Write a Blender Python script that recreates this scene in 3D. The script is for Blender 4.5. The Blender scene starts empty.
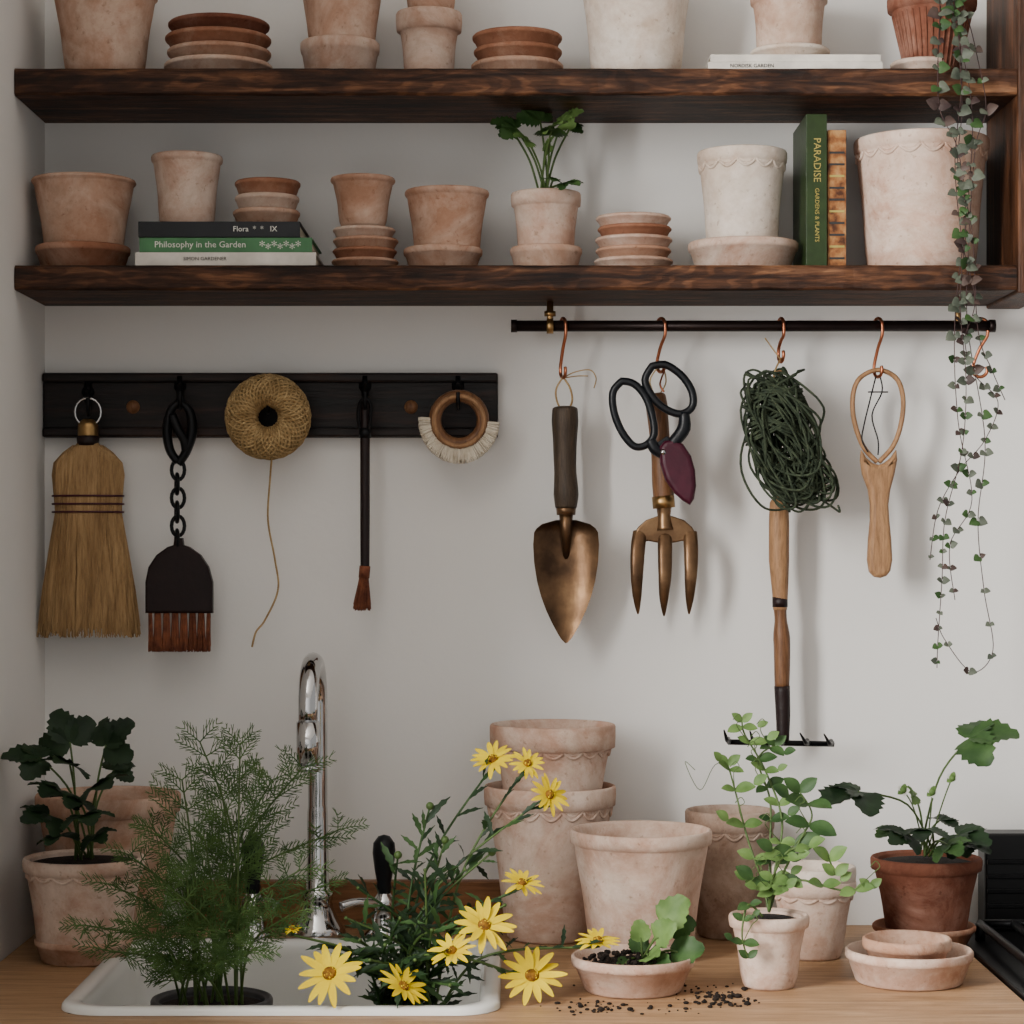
import bpy, bmesh, math, random
from mathutils import Vector, Matrix, Quaternion
R = random.Random(7)
V = Vector
pi = math.pi
# ------------------------------------------------------------------ measures
CAMD = 2.8; PX = 0.00125; HZ = 1.3725
def S(D): return PX*(CAMD-D)/CAMD
def W(px, py, D): 
    s = S(D); return V(((px-512)*s, -D, HZ-(py-547)*s))
CT = 0.90
def Dc(py): return CAMD-CAMD*((HZ-CT)/(py-547))/PX
# ------------------------------------------------------------------ materials
def G(c, g=1.18, sat=1.0):
    l=sum(c)/3; return tuple(min(1,max(0.0,l+(x-l)*sat))**g for x in c)
def newmat(name):
    m = bpy.data.materials.new(name); m.use_nodes = True
    nt = m.node_tree; b = nt.nodes['Principled BSDF']
    return m, nt, b
def coords(nt, scale=(1,1,1), rnd=True):
    tc = nt.nodes.new('ShaderNodeTexCoord'); mp = nt.nodes.new('ShaderNodeMapping')
    mp.inputs['Scale'].default_value = scale
    nt.links.new(tc.outputs['Object'], mp.inputs['Vector'])
    oi = None
    if rnd:
        oi = nt.nodes.new('ShaderNodeObjectInfo')
        mul = nt.nodes.new('ShaderNodeMath'); mul.operation='MULTIPLY'; mul.inputs[1].default_value=17.0
        nt.links.new(oi.outputs['Random'], mul.inputs[0])
        nt.links.new(mul.outputs[0], mp.inputs['Location'])
    return mp
def noise(nt, vec, scale, detail=5, rough=.55, dist=0):
    n = nt.nodes.new('ShaderNodeTexNoise'); n.inputs['Scale'].default_value=scale
    n.inputs['Detail'].default_value=detail; n.inputs['Roughness'].default_value=rough
    n.inputs['Distortion'].default_value=dist
    nt.links.new(vec.outputs[0], n.inputs['Vector']); return n
def ramp(nt, fac, stops):
    r = nt.nodes.new('ShaderNodeValToRGB'); e = r.color_ramp.elements
    e[0].position=stops[0][0]; e[0].color=(*stops[0][1],1)
    e[1].position=stops[-1][0]; e[1].color=(*stops[-1][1],1)
    for p,c in stops[1:-1]:
        x=e.new(p); x.color=(*c,1)
    nt.links.new(fac, r.inputs[0]); return r
def bump(nt, b, h, strength, dist=.002):
    n = nt.nodes.new('ShaderNodeBump'); n.inputs['Strength'].default_value=strength
    n.inputs['Distance'].default_value=dist
    nt.links.new(h, n.inputs['Height']); nt.links.new(n.outputs[0], b.inputs['Normal'])
def mulmix(nt, a, c, fac):
    m = nt.nodes.new('ShaderNodeMixRGB'); m.blend_type='MULTIPLY'; m.inputs[0].default_value=fac
    nt.links.new(a, m.inputs[1]); nt.links.new(c, m.inputs[2]); return m.outputs[0]
def mk(name, stops, scale=20, rough=.6, metal=0, bmp=.2, stretch=(1,1,1), detail=5, bscale=None, spec=.3, dist=0, trans=0, coat=0, grade=True):
    m, nt, b = newmat(name)
    if isinstance(stops[0], float): stops=[(0.35,tuple(c*.85 for c in stops)),(0.65,tuple(min(1,c*1.12) for c in stops))]
    if metal<.5 and grade: stops=[(p,G(c)) for p,c in stops]
    mp = coords(nt, stretch); n = noise(nt, mp, scale, detail, dist=dist)
    r = ramp(nt, n.outputs['Fac'], stops); nt.links.new(r.outputs[0], b.inputs['Base Color'])
    b.inputs['Roughness'].default_value=rough; b.inputs['Metallic'].default_value=metal
    b.inputs['Specular IOR Level'].default_value=spec; b.inputs['Coat Weight'].default_value=coat
    if bmp:
        n2 = noise(nt, mp, bscale or scale*3, 4); bump(nt, b, n2.outputs['Fac'], bmp)
    if trans:
        t = nt.nodes.new('ShaderNodeBsdfTranslucent'); nt.links.new(r.outputs[0], t.inputs[0])
        mx = nt.nodes.new('ShaderNodeMixShader'); mx.inputs[0].default_value=trans
        nt.links.new(b.outputs[0], mx.inputs[1]); nt.links.new(t.outputs[0], mx.inputs[2])
        nt.links.new(mx.outputs[0], nt.nodes['Material Output'].inputs[0])
    return m
def terracotta(name, base, dark, bloom, bl=.55, spots=True):
    base,dark,bloom=G(base),G(dark),G(bloom)
    m, nt, b = newmat(name)
    mp = coords(nt)
    n1 = noise(nt, mp, 16, 7, .65)
    r1 = ramp(nt, n1.outputs['Fac'], [(.34,dark),(.60,base)])
    n2 = noise(nt, mp, 11, 9, .72, .5)
    r2 = ramp(nt, n2.outputs['Fac'], [(bl-.09,(0,0,0)),(bl+.10,(.9,.9,.9))])
    mx = nt.nodes.new('ShaderNodeMixRGB'); nt.links.new(r2.outputs[0], mx.inputs[0])
    nt.links.new(r1.outputs[0], mx.inputs[1]); mx.inputs[2].default_value=(*bloom,1)
    n3 = noise(nt, mp, 130, 3, .6)
    r3 = ramp(nt, n3.outputs['Fac'], [(.27,(.5,.42,.36)),(.38,(1,1,1))])
    o = mulmix(nt, mx.outputs[0], r3.outputs[0], .6)
    n5 = noise(nt, mp, 5, 5, .6, .3)
    r5 = ramp(nt, n5.outputs['Fac'], [(.36,(.78,.73,.68)),(.52,(1,1,1))])
    o = mulmix(nt, o, r5.outputs[0], .8)
    n6 = noise(nt, mp, 45, 5, .7)
    r6 = ramp(nt, n6.outputs['Fac'], [(.35,(.82,.79,.76)),(.6,(1,1,1))])
    o = mulmix(nt, o, r6.outputs[0], .8)
    nt.links.new(o, b.inputs['Base Color'])
    b.inputs['Roughness'].default_value=.9; b.inputs['Specular IOR Level'].default_value=.15
    n4 = noise(nt, mp, 160, 5, .7); bump(nt, b, n4.outputs['Fac'], .45, .0015)
    return m
def woodmat(name, stops, axis=0, scale=6, rough=.5, bmp=.5, stretchf=12, spec=.25, knots=False):
    stops=[(p,G(c)) for p,c in stops]
    m, nt, b = newmat(name)
    st=[stretchf]*3; st[axis]=1
    mp = coords(nt, tuple(st)); n = noise(nt, mp, scale, 8, .65, .8)
    r = ramp(nt, n.outputs['Fac'], stops)
    out = r.outputs[0]
    n2 = noise(nt, mp, scale*4, 6, .7, .3)
    r2 = ramp(nt, n2.outputs['Fac'], [(.3,(.4,.37,.35)),(.55,(1,1,1))])
    out = mulmix(nt, out, r2.outputs[0], .75)
    if knots:
        st2=[4]*3; st2[axis]=1
        mp2 = coords(nt, tuple(st2)); nn = noise(nt, mp2, 5, 3, .5)
        mm = nt.nodes.new('ShaderNodeMath'); mm.operation='MULTIPLY'; mm.inputs[1].default_value=70
        nt.links.new(nn.outputs['Fac'], mm.inputs[0])
        sn = nt.nodes.new('ShaderNodeMath'); sn.operation='SINE'; nt.links.new(mm.outputs[0], sn.inputs[0])
        r3 = ramp(nt, sn.outputs[0], [(.0,(.42,.38,.36)),(.75,(1,1,1))])
        out = mulmix(nt, out, r3.outputs[0], .8)
        mp4 = coords(nt,(1,2.2,2.2)); n7 = noise(nt, mp4, 9, 4, .6)
        r7 = ramp(nt, n7.outputs['Fac'], [(.36,(.3,.27,.26)),(.55,(1.0,1.0,1.0))])
        out = mulmix(nt, out, r7.outputs[0], .85)
    nt.links.new(out, b.inputs['Base Color'])
    b.inputs['Roughness'].default_value=rough; b.inputs['Specular IOR Level'].default_value=spec
    bump(nt, b, n2.outputs['Fac'], bmp, .002)
    return m
TP = terracotta('terracotta_pale',(.61,.435,.345),(.50,.32,.24),(.71,.59,.51),.49)
TT = terracotta('terracotta_tan',(.54,.345,.25),(.42,.235,.155),(.65,.50,.41),.52)
TO = terracotta('terracotta_orange',(.41,.215,.14),(.31,.145,.09),(.54,.37,.28),.57)
TR = terracotta('terracotta_red',(.25,.11,.072),(.165,.065,.042),(.37,.22,.17),.6)
TW = terracotta('terracotta_white',(.69,.58,.49),(.59,.45,.36),(.77,.70,.63),.45)
TD = terracotta('terracotta_aged',(.37,.26,.20),(.22,.145,.105),(.52,.42,.35),.5)
MW = mk('wall_paint',[(.3,(.775,.76,.735)),(.7,(.815,.80,.775))],3,.85,bmp=.25,bscale=45,spec=.15)
SH = woodmat('reclaimed_shelf_wood',[(.34,(.022,.009,.004)),(.46,(.085,.036,.016)),(.58,(.19,.088,.042)),(.70,(.34,.18,.095))],0,4.5,.55,1,13,knots=True)
SHV = woodmat('reclaimed_upright_wood',[(.3,(.022,.009,.004)),(.5,(.08,.034,.015)),(.72,(.22,.10,.048))],2,5,.5,.8)
OAK = woodmat('oak_worktop_wood',[(.3,(.34,.20,.105)),(.55,(.46,.295,.17)),(.75,(.54,.37,.23))],0,4,.45,.25,14)
UPW = woodmat('upstand_wood',[(.3,(.20,.09,.04)),(.7,(.38,.20,.095))],0,4,.5,.3)
RK = woodmat('ebonised_rack_wood',[(.34,(.004,.003,.003)),(.52,(.018,.009,.007)),(.7,(.055,.026,.017))],0,5,.38,.6,spec=.25)
HW = woodmat('handle_wood',[(.3,(.13,.062,.03)),(.7,(.29,.155,.08))],2,12,.4,.3,8)
HG = woodmat('weathered_handle_wood',[(.3,(.045,.033,.023)),(.7,(.12,.085,.057))],2,12,.5,.4,8)
LW = woodmat('light_handle_wood',[(.3,(.28,.155,.08)),(.7,(.46,.28,.15))],2,12,.5,.3,8)
DK = mk('black_iron',(.008,.008,.009),40,.4,.6,.3)
BP = mk('black_plastic',(.008,.010,.014),40,.35,0,.1)
DB = mk('dark_leather',(.022,.009,.008),60,.5,0,.4)
CO = mk('copper',(.40,.14,.07),50,.35,1,.1)
BR = mk('brass',(.36,.22,.09),50,.38,1,.15)
BZ = mk('aged_bronze',[(.3,(.05,.028,.016)),(.55,(.14,.078,.040)),(.75,(.27,.16,.08))],22,.34,.8,.3)
PIPE = mk('bronzed_pipe',(.016,.009,.008),50,.4,.6,.1)
CH = mk('chrome',[(.3,(.52,.52,.52)),(.7,(.56,.56,.56))],5,.07,1,0)
EN = mk('white_enamel',[(.3,(.72,.72,.69)),(.7,(.75,.75,.72))],5,.15,0,0,spec=.5)
STR = woodmat('broom_straw',[(.3,(.29,.18,.085)),(.6,(.48,.325,.17)),(.8,(.62,.45,.26))],2,10,.7,.4,10)
JUT = mk('jute_twine',[(.3,(.30,.20,.09)),(.7,(.52,.38,.20))],80,.9,0,.6)
GT = mk('green_twine',[(.3,(.020,.032,.020)),(.7,(.075,.095,.055))],120,.85,0,.5)
RB = mk('red_bristle',[(.3,(.13,.042,.022)),(.7,(.30,.115,.058))],100,.8,0,.2)
WB = mk('white_bristle',[(.3,(.58,.51,.40)),(.7,(.76,.70,.60))],100,.8,0,.2)
WINE = mk('wine_leather',(.075,.010,.028),50,.4,0,.2)
OX = mk('oxblood_wood',(.022,.009,.008),40,.45,0,.2,spec=.2)
SOIL = mk('soil',[(.3,(.006,.004,.003)),(.7,(.04,.027,.02))],90,.95,0,1)
BLK = mk('cooker_black',(.005,.005,.006),30,.35,0,.05)
PAPER = mk('book_pages',[(.3,(.60,.53,.42)),(.7,(.72,.66,.54))],120,.9,0,.3,stretch=(.2,.2,6))
def leafm(n,a,c,tr=.25,rough=.55): return mk(n,[(.3,a),(.7,c)],35,rough,0,.25,trans=tr)
LD = leafm('leaf_dark',(.012,.030,.013),(.034,.070,.028),.1)
LM = leafm('leaf_mid',(.03,.076,.024),(.085,.158,.052),.2)
LL = leafm('leaf_light',(.12,.21,.065),(.23,.35,.12),.3)
LF = leafm('leaf_fennel',(.06,.125,.04),(.15,.25,.08),.15)
LG = leafm('leaf_grey',(.05,.062,.046),(.17,.19,.145),.1)
LP = leafm('leaf_purple',(.04,.022,.024),(.12,.085,.07),.1)
VN = mk('vine_stem',(.06,.03,.028),50,.6)
ST = mk('stem_green',(.095,.15,.045),50,.5)
YE = mk('petal_yellow',[(.3,(.66,.46,.004)),(.7,(.78,.58,.008))],35,.6,0,.1,trans=.12,spec=.15,grade=False)
YC = mk('flower_centre',[(.3,(.12,.05,.006)),(.7,(.36,.18,.012))],200,.8,0,.6)
FW = leafm('petal_white',(.75,.75,.70),(.8,.8,.78),.3)
# ------------------------------------------------------------------ builder
def spl(pts, k=6):
    pts=[V(p) for p in pts]; n=len(pts)
    if n<3: return [pts[0].lerp(pts[-1],i/k) for i in range(k+1)]
    out=[]
    for i in range(n-1):
        a=pts[max(i-1,0)];b=pts[i];c=pts[i+1];d=pts[min(i+2,n-1)]
        for j in range(k):
            t=j/k
            out.append(.5*((2*b)+(c-a)*t+(2*a-5*b+4*c-d)*t*t+(3*b-a-3*c+d)*t**3))
    out.append(pts[-1]); return out
class B:
    def __init__(s): s.v=[];s.f=[];s.mi=[];s.sm=[];s.mats=[]
    def add(s, vs, fs, mat, smooth=True):
        if mat not in s.mats: s.mats.append(mat)
        k=s.mats.index(mat); o=len(s.v)
        s.v.extend([tuple(v) for v in vs])
        for f in fs: s.f.append(tuple(i+o for i in f)); s.mi.append(k); s.sm.append(smooth)
    def tube(s, pts, r, mat, n=8, closed=False, caps=True, flat=1.0, flatdir=None):
        pts=[V(p) for p in pts]; N=len(pts)
        if not hasattr(r,'__len__'): r=[r]*N
        elif len(r)!=N:
            rr=[]
            for i in range(N):
                x=i/(N-1)*(len(r)-1); a=int(min(x,len(r)-2)); rr.append(r[a]+(r[a+1]-r[a])*(x-a))
            r=rr
        T=[]
        for i in range(N):
            if closed: t=pts[(i+1)%N]-pts[i-1]
            else: t=pts[min(i+1,N-1)]-pts[max(i-1,0)]
            T.append(t.normalized() if t.length>1e-9 else V((0,0,1)))
        u=V((0,1,0)) if abs(T[0].y)<.9 else V((1,0,0))
        if flatdir: u=V(flatdir)
        u=(u-T[0]*u.dot(T[0])).normalized()
        vs=[];fs=[]
        for i in range(N):
            u=(u-T[i]*u.dot(T[i]))
            u = u.normalized() if u.length>1e-6 else T[i].orthogonal().normalized()
            w=T[i].cross(u)
            for j in range(n):
                a=2*pi*j/n; vs.append(pts[i]+(u*math.cos(a)*flat+w*math.sin(a))*r[i])
        M=N if closed else N-1
        for i in range(M):
            for j in range(n):
                a=i*n+j; b2=i*n+(j+1)%n; c=((i+1)%N)*n+(j+1)%n; d=((i+1)%N)*n+j
                fs.append((a,b2,c,d))
        if caps and not closed:
            fs.append(tuple(range(n-1,-1,-1))); fs.append(tuple(range((N-1)*n,N*n)))
        s.add(vs,fs,mat)
    def lathe(s, prof, c, mat, n=56, M=None):
        vs=[];fs=[];c=V(c)
        for (r,z) in prof:
            for j in range(n):
                a=2*pi*j/n; p=V((r*math.cos(a),r*math.sin(a),z))
                if M: p=M@p
                vs.append(p+c)
        for i in range(len(prof)-1):
            for j in range(n):
                fs.append((i*n+j,i*n+(j+1)%n,(i+1)*n+(j+1)%n,(i+1)*n+j))
        s.add(vs,fs,mat)
    def box(s, lo, hi, mat, bev=.001, M=None):
        bm=bmesh.new(); bmesh.ops.create_cube(bm,size=1)
        lo=V(lo);hi=V(hi);c=(lo+hi)/2;d=hi-lo
        for v in bm.verts: v.co=V((v.co.x*d.x,v.co.y*d.y,v.co.z*d.z))
        if bev: bmesh.ops.bevel(bm,geom=bm.edges[:],offset=min(bev,min(d)*.45),segments=2,affect='EDGES',profile=.5)
        vs=[(M@v.co if M else v.co)+c for v in bm.verts]
        bm.verts.index_update()
        fs=[tuple(v.index for v in f.verts) for f in bm.faces]; bm.free()
        s.add(vs,fs,mat,False)
    def poly(s, pts, D0, D1, mat, bev=.0015):
        bm=bmesh.new(); vs=[bm.verts.new((p[0],-D0,p[1])) for p in pts]
        f=bm.faces.new(vs); r=bmesh.ops.extrude_face_region(bm,geom=[f])
        for g in r['geom']:
            if isinstance(g,bmesh.types.BMVert): g.co.y=-D1
        bmesh.ops.recalc_face_normals(bm,faces=bm.faces[:])
        ed=[e for e in bm.edges if abs(e.verts[0].co.y-e.verts[1].co.y)<1e-6]
        if bev: bmesh.ops.bevel(bm,geom=ed,offset=bev,segments=3,affect='EDGES',profile=.5)
        bm.verts.index_update()
        s.add([v.co.copy() for v in bm.verts],[tuple(v.index for v in f.verts) for f in bm.faces],mat,False); bm.free()
    def ball(s, c, r, mat, nu=10, nv=6, sc=(1,1,1)):
        vs=[];fs=[];c=V(c)
        for i in range(nv+1):
            th=pi*i/nv
            for j in range(nu):
                a=2*pi*j/nu; vs.append(c+V((math.sin(th)*math.cos(a)*sc[0],math.sin(th)*math.sin(a)*sc[1],math.cos(th)*sc[2]))*r)
        for i in range(nv):
            for j in range(nu): fs.append((i*nu+j,i*nu+(j+1)%nu,(i+1)*nu+(j+1)%nu,(i+1)*nu+j))
        s.add(vs,fs,mat)
    def blade(s, base, d, n, L, w, mat, kind='oval', teeth=0, droop=.25, fold=.15, nu=8, nv=2, wav=0):
        d=V(d).normalized(); n=V(n); n=(n-d*n.dot(d)); n=n.normalized() if n.length>1e-6 else d.orthogonal().normalized()
        sd=d.cross(n); vs=[];fs=[];ph=R.random()*6
        for i in range(nu+1):
            t=i/nu
            if kind=='oval': ww=math.sin(pi*min(1,t*.96+.03))**.75
            elif kind=='round': ww=math.sin(pi*(t**.75*.93+.05))**.6
            elif kind=='petal': ww=(.35+.65*math.sin(pi*min(1,t*.95)**.9)) * (1 if t<.93 else .55)
            elif kind=='lance': ww=math.sin(pi*(t*.96+.02))**.9
            c=base+d*(L*(t-droop*droop*t*t*.6))-n*(droop*L*t*t)
            for j in range(-nv,nv+1):
                q=j/nv; e=1
                if abs(j)==nv and teeth: e=1+teeth*(.5 if i%2 else -.5)
                p=c+sd*(w*.5*ww*q*e)+n*(fold*w*ww*abs(q)+wav*w*math.sin(t*9+ph+q*2)*abs(q))
                if teeth and i%2 and abs(j)==nv: p+=d*L*.04
                vs.append(p)
        k=2*nv+1
        for i in range(nu):
            for j in range(k-1): fs.append((i*k+j,i*k+j+1,(i+1)*k+j+1,(i+1)*k+j))
        s.add(vs,fs,mat)
    def text(s, txt, loc, size, mat, M=None):
        cu=bpy.data.curves.new('t','FONT'); cu.body=txt; cu.size=size; cu.extrude=.0002
        cu.align_x='CENTER'; cu.align_y='CENTER'; cu.resolution_u=2
        o=bpy.data.objects.new('t',cu); bpy.context.collection.objects.link(o)
        me=o.to_mesh(); MM=Matrix.Rotation(pi/2,4,'X')
        if M: MM=M@MM
        s.add([MM@v.co+V(loc) for v in me.vertices],[tuple(p.vertices) for p in me.polygons],mat,False)
        o.to_mesh_clear(); bpy.data.objects.remove(o); bpy.data.curves.remove(cu)
    def done(s, name, base=False):
        xs=[v[0] for v in s.v];ys=[v[1] for v in s.v];zs=[v[2] for v in s.v]
        c=((min(xs)+max(xs))/2,(min(ys)+max(ys))/2,min(zs) if base else (min(zs)+max(zs))/2)
        me=bpy.data.meshes.new(name); me.from_pydata([(v[0]-c[0],v[1]-c[1],v[2]-c[2]) for v in s.v],[],s.f)
        for m in s.mats: me.materials.append(m)
        me.polygons.foreach_set('material_index',s.mi); me.polygons.foreach_set('use_smooth',s.sm)
        me.update(); o=bpy.data.objects.new(name,me); o.location=c
        bpy.context.collection.objects.link(o); return o
# ------------------------------------------------------------------ pots
def pot(b,x,y,z0,h,rb,rt,mat,rimh=.13,rimt=.0024,scal=0,soil=None,ribs=False,n=64):
    th=.0055
    rbody=lambda t: rb+(rt-rimt-rb)*t
    zr=1-rimh
    PR=[(0.0,0),(rb*.94,0),(rb,.003)]
    for i in range(1,7):
        t=i/6*zr; PR.append((rbody(t)+.0006*math.sin(t*9),t*h))
    PR+=[(rbody(zr)+rimt*.4,h*zr+.0008),(rt-.0008,h*zr+.0025),(rt,h*(1-rimh*.5)),(rt,h-.003),(rt-.0012,h-.0007),(rt-.003,h),(rt-th+.001,h-.001),(rt-th-.001,h-.004)]
    zs = h-(soil if soil else h-.008)
    for i in range(1,5):
        t=1-(1-zs/h)*i/4; PR.append((rbody(t)-th,t*h))
    PR.append((0.0,zs))
    k0=len(b.v); b.lathe(PR,(x,y,z0),mat,n)
    ph=R.random()*6; am=rt*.006
    for i in range(k0,len(b.v)):
        vx,vy,vz=b.v[i]; a=math.atan2(vy-y,vx-x); rr_=math.hypot(vx-x,vy-y)
        if rr_>1e-5:
            f=1+am*(math.sin(2*a+ph)+.5*math.sin(3*a+ph*2))/rt*((vz-z0)/h)
            b.v[i]=(x+(vx-x)*f,y+(vy-y)*f,vz)
    if soil:
        b.lathe([(rbody(zs/h)-th,zs+.001),(rbody(zs/h)*.6,zs+.004),(0.0,zs+.006)],(x,y,z0),SOIL,32)
    if scal:
        zc=h*zr+.001; dep=h*.058
        for k in range(scal):
            a0=2*pi*k/scal; pts=[]
            for i in range(7):
                u=i/6; a=a0+2*pi/scal*u; z=zc-dep*math.sin(pi*u); r=rbody(z/h)+.0006
                pts.append((x+r*math.cos(a),y+r*math.sin(a),z0+z))
            b.tube(pts,.0019,mat,6)
            pts2=[]
            for i in range(5):
                u=i/4; a=a0+2*pi/scal*(.15+.7*u); z=zc-dep*.4*math.sin(pi*u)-.001; r=rbody(z/h)+.0003
                pts2.append((x+r*math.cos(a),y+r*math.sin(a),z0+z))
            b.tube(pts2,.0011,mat,5)
    if ribs:
        for k in range(36):
            a=2*pi*k/36
            b.tube([(x+(rbody(t)+.0003)*math.cos(a),y+(rbody(t)+.0003)*math.sin(a),z0+t*h) for t in (.08,.45,zr-.03)],.0014,mat,5)
def saucer(b,x,y,z0,h,rb,rt,mat,n=64):
    t=.005
    b.lathe([(0.0,0),(rb*.96,0),(rb,.002),(rb+(rt-rb)*.75,h*.7),(rt-.0008,h*.72),(rt,h*.8),(rt,h-.002),(rt-.002,h),(rt-t+.001,h-.001),(rb+(rt-rb)*.6-t,h*.5),(rb-t,t*.9),(0.0,t*.8)],(x,y,z0),mat,n)
def zat(py,D): return HZ-(py-547)*S(D)
SZ1=HZ+(547-265)*S(.175); SZ2=HZ+(547-68)*S(.175)
def spot(name,cx,rw,bw,top,z0,mat,D=.09,**k):
    s=S(D);b=B();h=zat(top,D)-z0
    pot(b,(cx-512)*s,-D,z0,h,bw*s/2,rw*s/2,mat,**k); return b
def ssau(cx,bw,rw,top,z0,mat,D=.09):
    s=S(D);b=B(); saucer(b,(cx-512)*s,-D,z0,zat(top,D)-z0,bw*s/2,rw*s/2,mat); b.done('terracotta_saucer',True)
def sstack(name,cx,rw,top,z0,mats,D=.09):
    s=S(D);b=B(); tot=zat(top,D)-z0; n=len(mats); step=tot/(n+.25); 
    for i,m in enumerate(mats):
        r=rw*s/2*(1-.03*(i%2)-.012*i); saucer(b,(cx-512)*s+R.uniform(-.001,.001),-D,z0+i*step,step*1.25,r*.84,r,m)
    b.done(name,True)
# upper shelf
e=.0004
spot('',105,106,74,-12,SZ2+e,TT).done('terracotta_pot',True)
sstack('terracotta_saucer_stack',219,108,24,SZ2+e,[TP,TT,TO,TR])
ssau(340,66,79,43,SZ2+e,TP); spot('',342,84,58,-14,SZ2+.0055,TT).done('terracotta_pot',True)
b=spot('',429,66,46,13,SZ2+e,TP,rimh=.3)
s_=S(.09); pot(b,(431-512)*s_,-.09,zat(24,.09)+e,.07,.024,.040,TT); b.done('stacked_terracotta_pots',True)
sstack('terracotta_saucer_stack',518,92,36,SZ2+e,[TT,TO,TO])
spot('',636,116,86,-30,SZ2+e,TW).done('terracotta_pot',True)
def book(b,lo,hi,cov,t=.0018):
    lo=V(lo);hi=V(hi);d=hi-lo
    if d.z<d.x:
        b.box(lo,(hi.x,hi.y,lo.z+t),cov,.0005); b.box((lo.x,lo.y,hi.z-t),hi,cov,.0005)
        b.box((lo.x,lo.y,lo.z+t*.5),(hi.x,lo.y+t,hi.z-t*.5),cov,.0005)
        b.box((lo.x+.003,lo.y+t,lo.z+t),(hi.x-.003,hi.y-.003,hi.z-t),PAPER,0)
    else:
        b.box(lo,(lo.x+t,hi.y,hi.z),cov,.0005); b.box((hi.x-t,lo.y,lo.z),hi,cov,.0005)
        b.box((lo.x+t*.5,lo.y,lo.z),(hi.x-t*.5,lo.y+t,hi.z),cov,.0005)
        b.box((lo.x+t,lo.y+t,lo.z+.003),(hi.x-t,hi.y-.003,hi.z-.003),PAPER,0)
BKW=mk('book_white',(.68,.64,.58),30,.6,0,.05); BKK=mk('book_black',(.012,.014,.018),30,.4,0,.05)
BKG=mk('book_green',(.09,.23,.11),30,.5,0,.05); BKD=mk('book_dark_green',(.034,.06,.018),50,.45,0,.2)
BKO=mk('book_ochre',[(.35,(.09,.035,.016)),(.5,(.32,.14,.05)),(.65,(.48,.28,.12))],60,.5,0,.1)
INK=mk('ink_dark',(.05,.05,.05),30,.6,0,0); INW=mk('ink_white',(.7,.7,.65),30,.6,0,0); GOLD=mk('ink_gold',(.45,.37,.12),30,.5,.2,0)
s=S(.165); b=B()
x0,x1=(708-512)*s,(883-512)*s; zt=zat(54,.165); mid=(SZ2+zt)/2
book(b,(x0,-.165,SZ2+e),(x1,-.03,mid),BKW); book(b,(x0+.003,-.163,mid+e),(x1-.002,-.03,zt),BKW)
b.text('NORDISK GARDEN',((752-512)*s,-.1655,(SZ2+mid)/2),.006,INK)
b.done('book_stack',True)
s=S(.09); b=B(); saucer(b,(790-512)*s,-.09,zt+e,.020,.037,.048,TW); b.done('terracotta_saucer',True)
b=B(); pot(b,(789-512)*s,-.09,zt+.0055,.092,.037,.047,TP,rimh=.25); b.done('terracotta_pot',True)
# lower shelf
z=SZ1+e
ssau(83,80,94,247,z,TO); spot('',84,104,70,180,z+.005,TT,rimh=.07).done('terracotta_pot',True)
s=S(.165); b=B(); zz=[SZ1+e,zat(252,.165),zat(237,.165),zat(221,.165)]
book(b,((135-512)*s,-.165,zz[0]),((316-512)*s,-.03,zz[1]-e),BKW)
book(b,((139-512)*s,-.163,zz[1]),((312-512)*s,-.03,zz[2]-e),BKG)
book(b,((138-512)*s,-.164,zz[2]),((300-512)*s,-.032,zz[3]-e),BKK)
b.text('Philosophy in the Garden',((200-512)*s,-.1636,(zz[1]+zz[2])/2),.0105,INW)
b.text('SIMON GARDENER',((205-512)*s,-.1656,(zz[0]+zz[1])/2),.006,INK)
for i in range(7): 
    b.text('*',((262+i*6-512)*s,-.1636,(zz[1]+zz[2])/2-.003*(i%2)-.002),.016,INW)
b.text('Flora  *  *   IX',((255-512)*s,-.1646,(zz[2]+zz[3])/2),.009,INW)
b.done('book_stack',True)
zb=zz[3]+e
spot('',187,71,52,156,zb,TP,rimh=.12).done('terracotta_pot',True)
sstack('terracotta_bowl_stack',267,67,182,zb,[TT,TP,TO])
sstack('terracotta_saucer_stack',365,67,229,z,[TT,TO,TT,TP]); 
spot('',363,65,44,178,zat(229,.09)+.0004,TT,rimh=.14).done('terracotta_pot',True)
ssau(443,64,79,249,z,TT); spot('',447,84,60,191,z+.005,TT,rimh=.10).done('terracotta_pot',True)
ssau(546,62,72,248,z,TT)
sstack('terracotta_saucer_stack',634,79,217,z,[TP,TT,TP,TO,TP])
ssau(743,92,110,243,z,TP); spot('',742,90,66,152,z+.005,TW,rimh=.12,scal=14).done('terracotta_pot',True)
spot('',921,134,106,140,z,TP,D=.092,rimh=.11,scal=18).done('terracotta_pot',True)
s=S(.135); b=B(); x0=(806-512)*s; book(b,(x0,-.135,z),(x0+.025,-.012,zat(114,.135)),BKD)
b.text('PARADISE',(x0+.013,-.1355,zat(160,.135)),.012,GOLD,Matrix.Rotation(pi/2,4,'Y'))
b.text('GARDENS & PLANTS',(x0+.013,-.1355,zat(215,.135)),.007,GOLD,Matrix.Rotation(pi/2,4,'Y'))
b.done('hardback_book',True)
b=B(); x1=x0+.0265; book(b,(x1,-.13,z),(x1+.022,-.012,zat(130,.13)),BKO)
for i in range(10): b.box((x1+.002,-.1306,z+.012+i*.014),(x1+.02,-.13,z+.0145+i*.014),[INK,GOLD,INK][i%3],0)
b.done('hardback_book',True)
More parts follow.
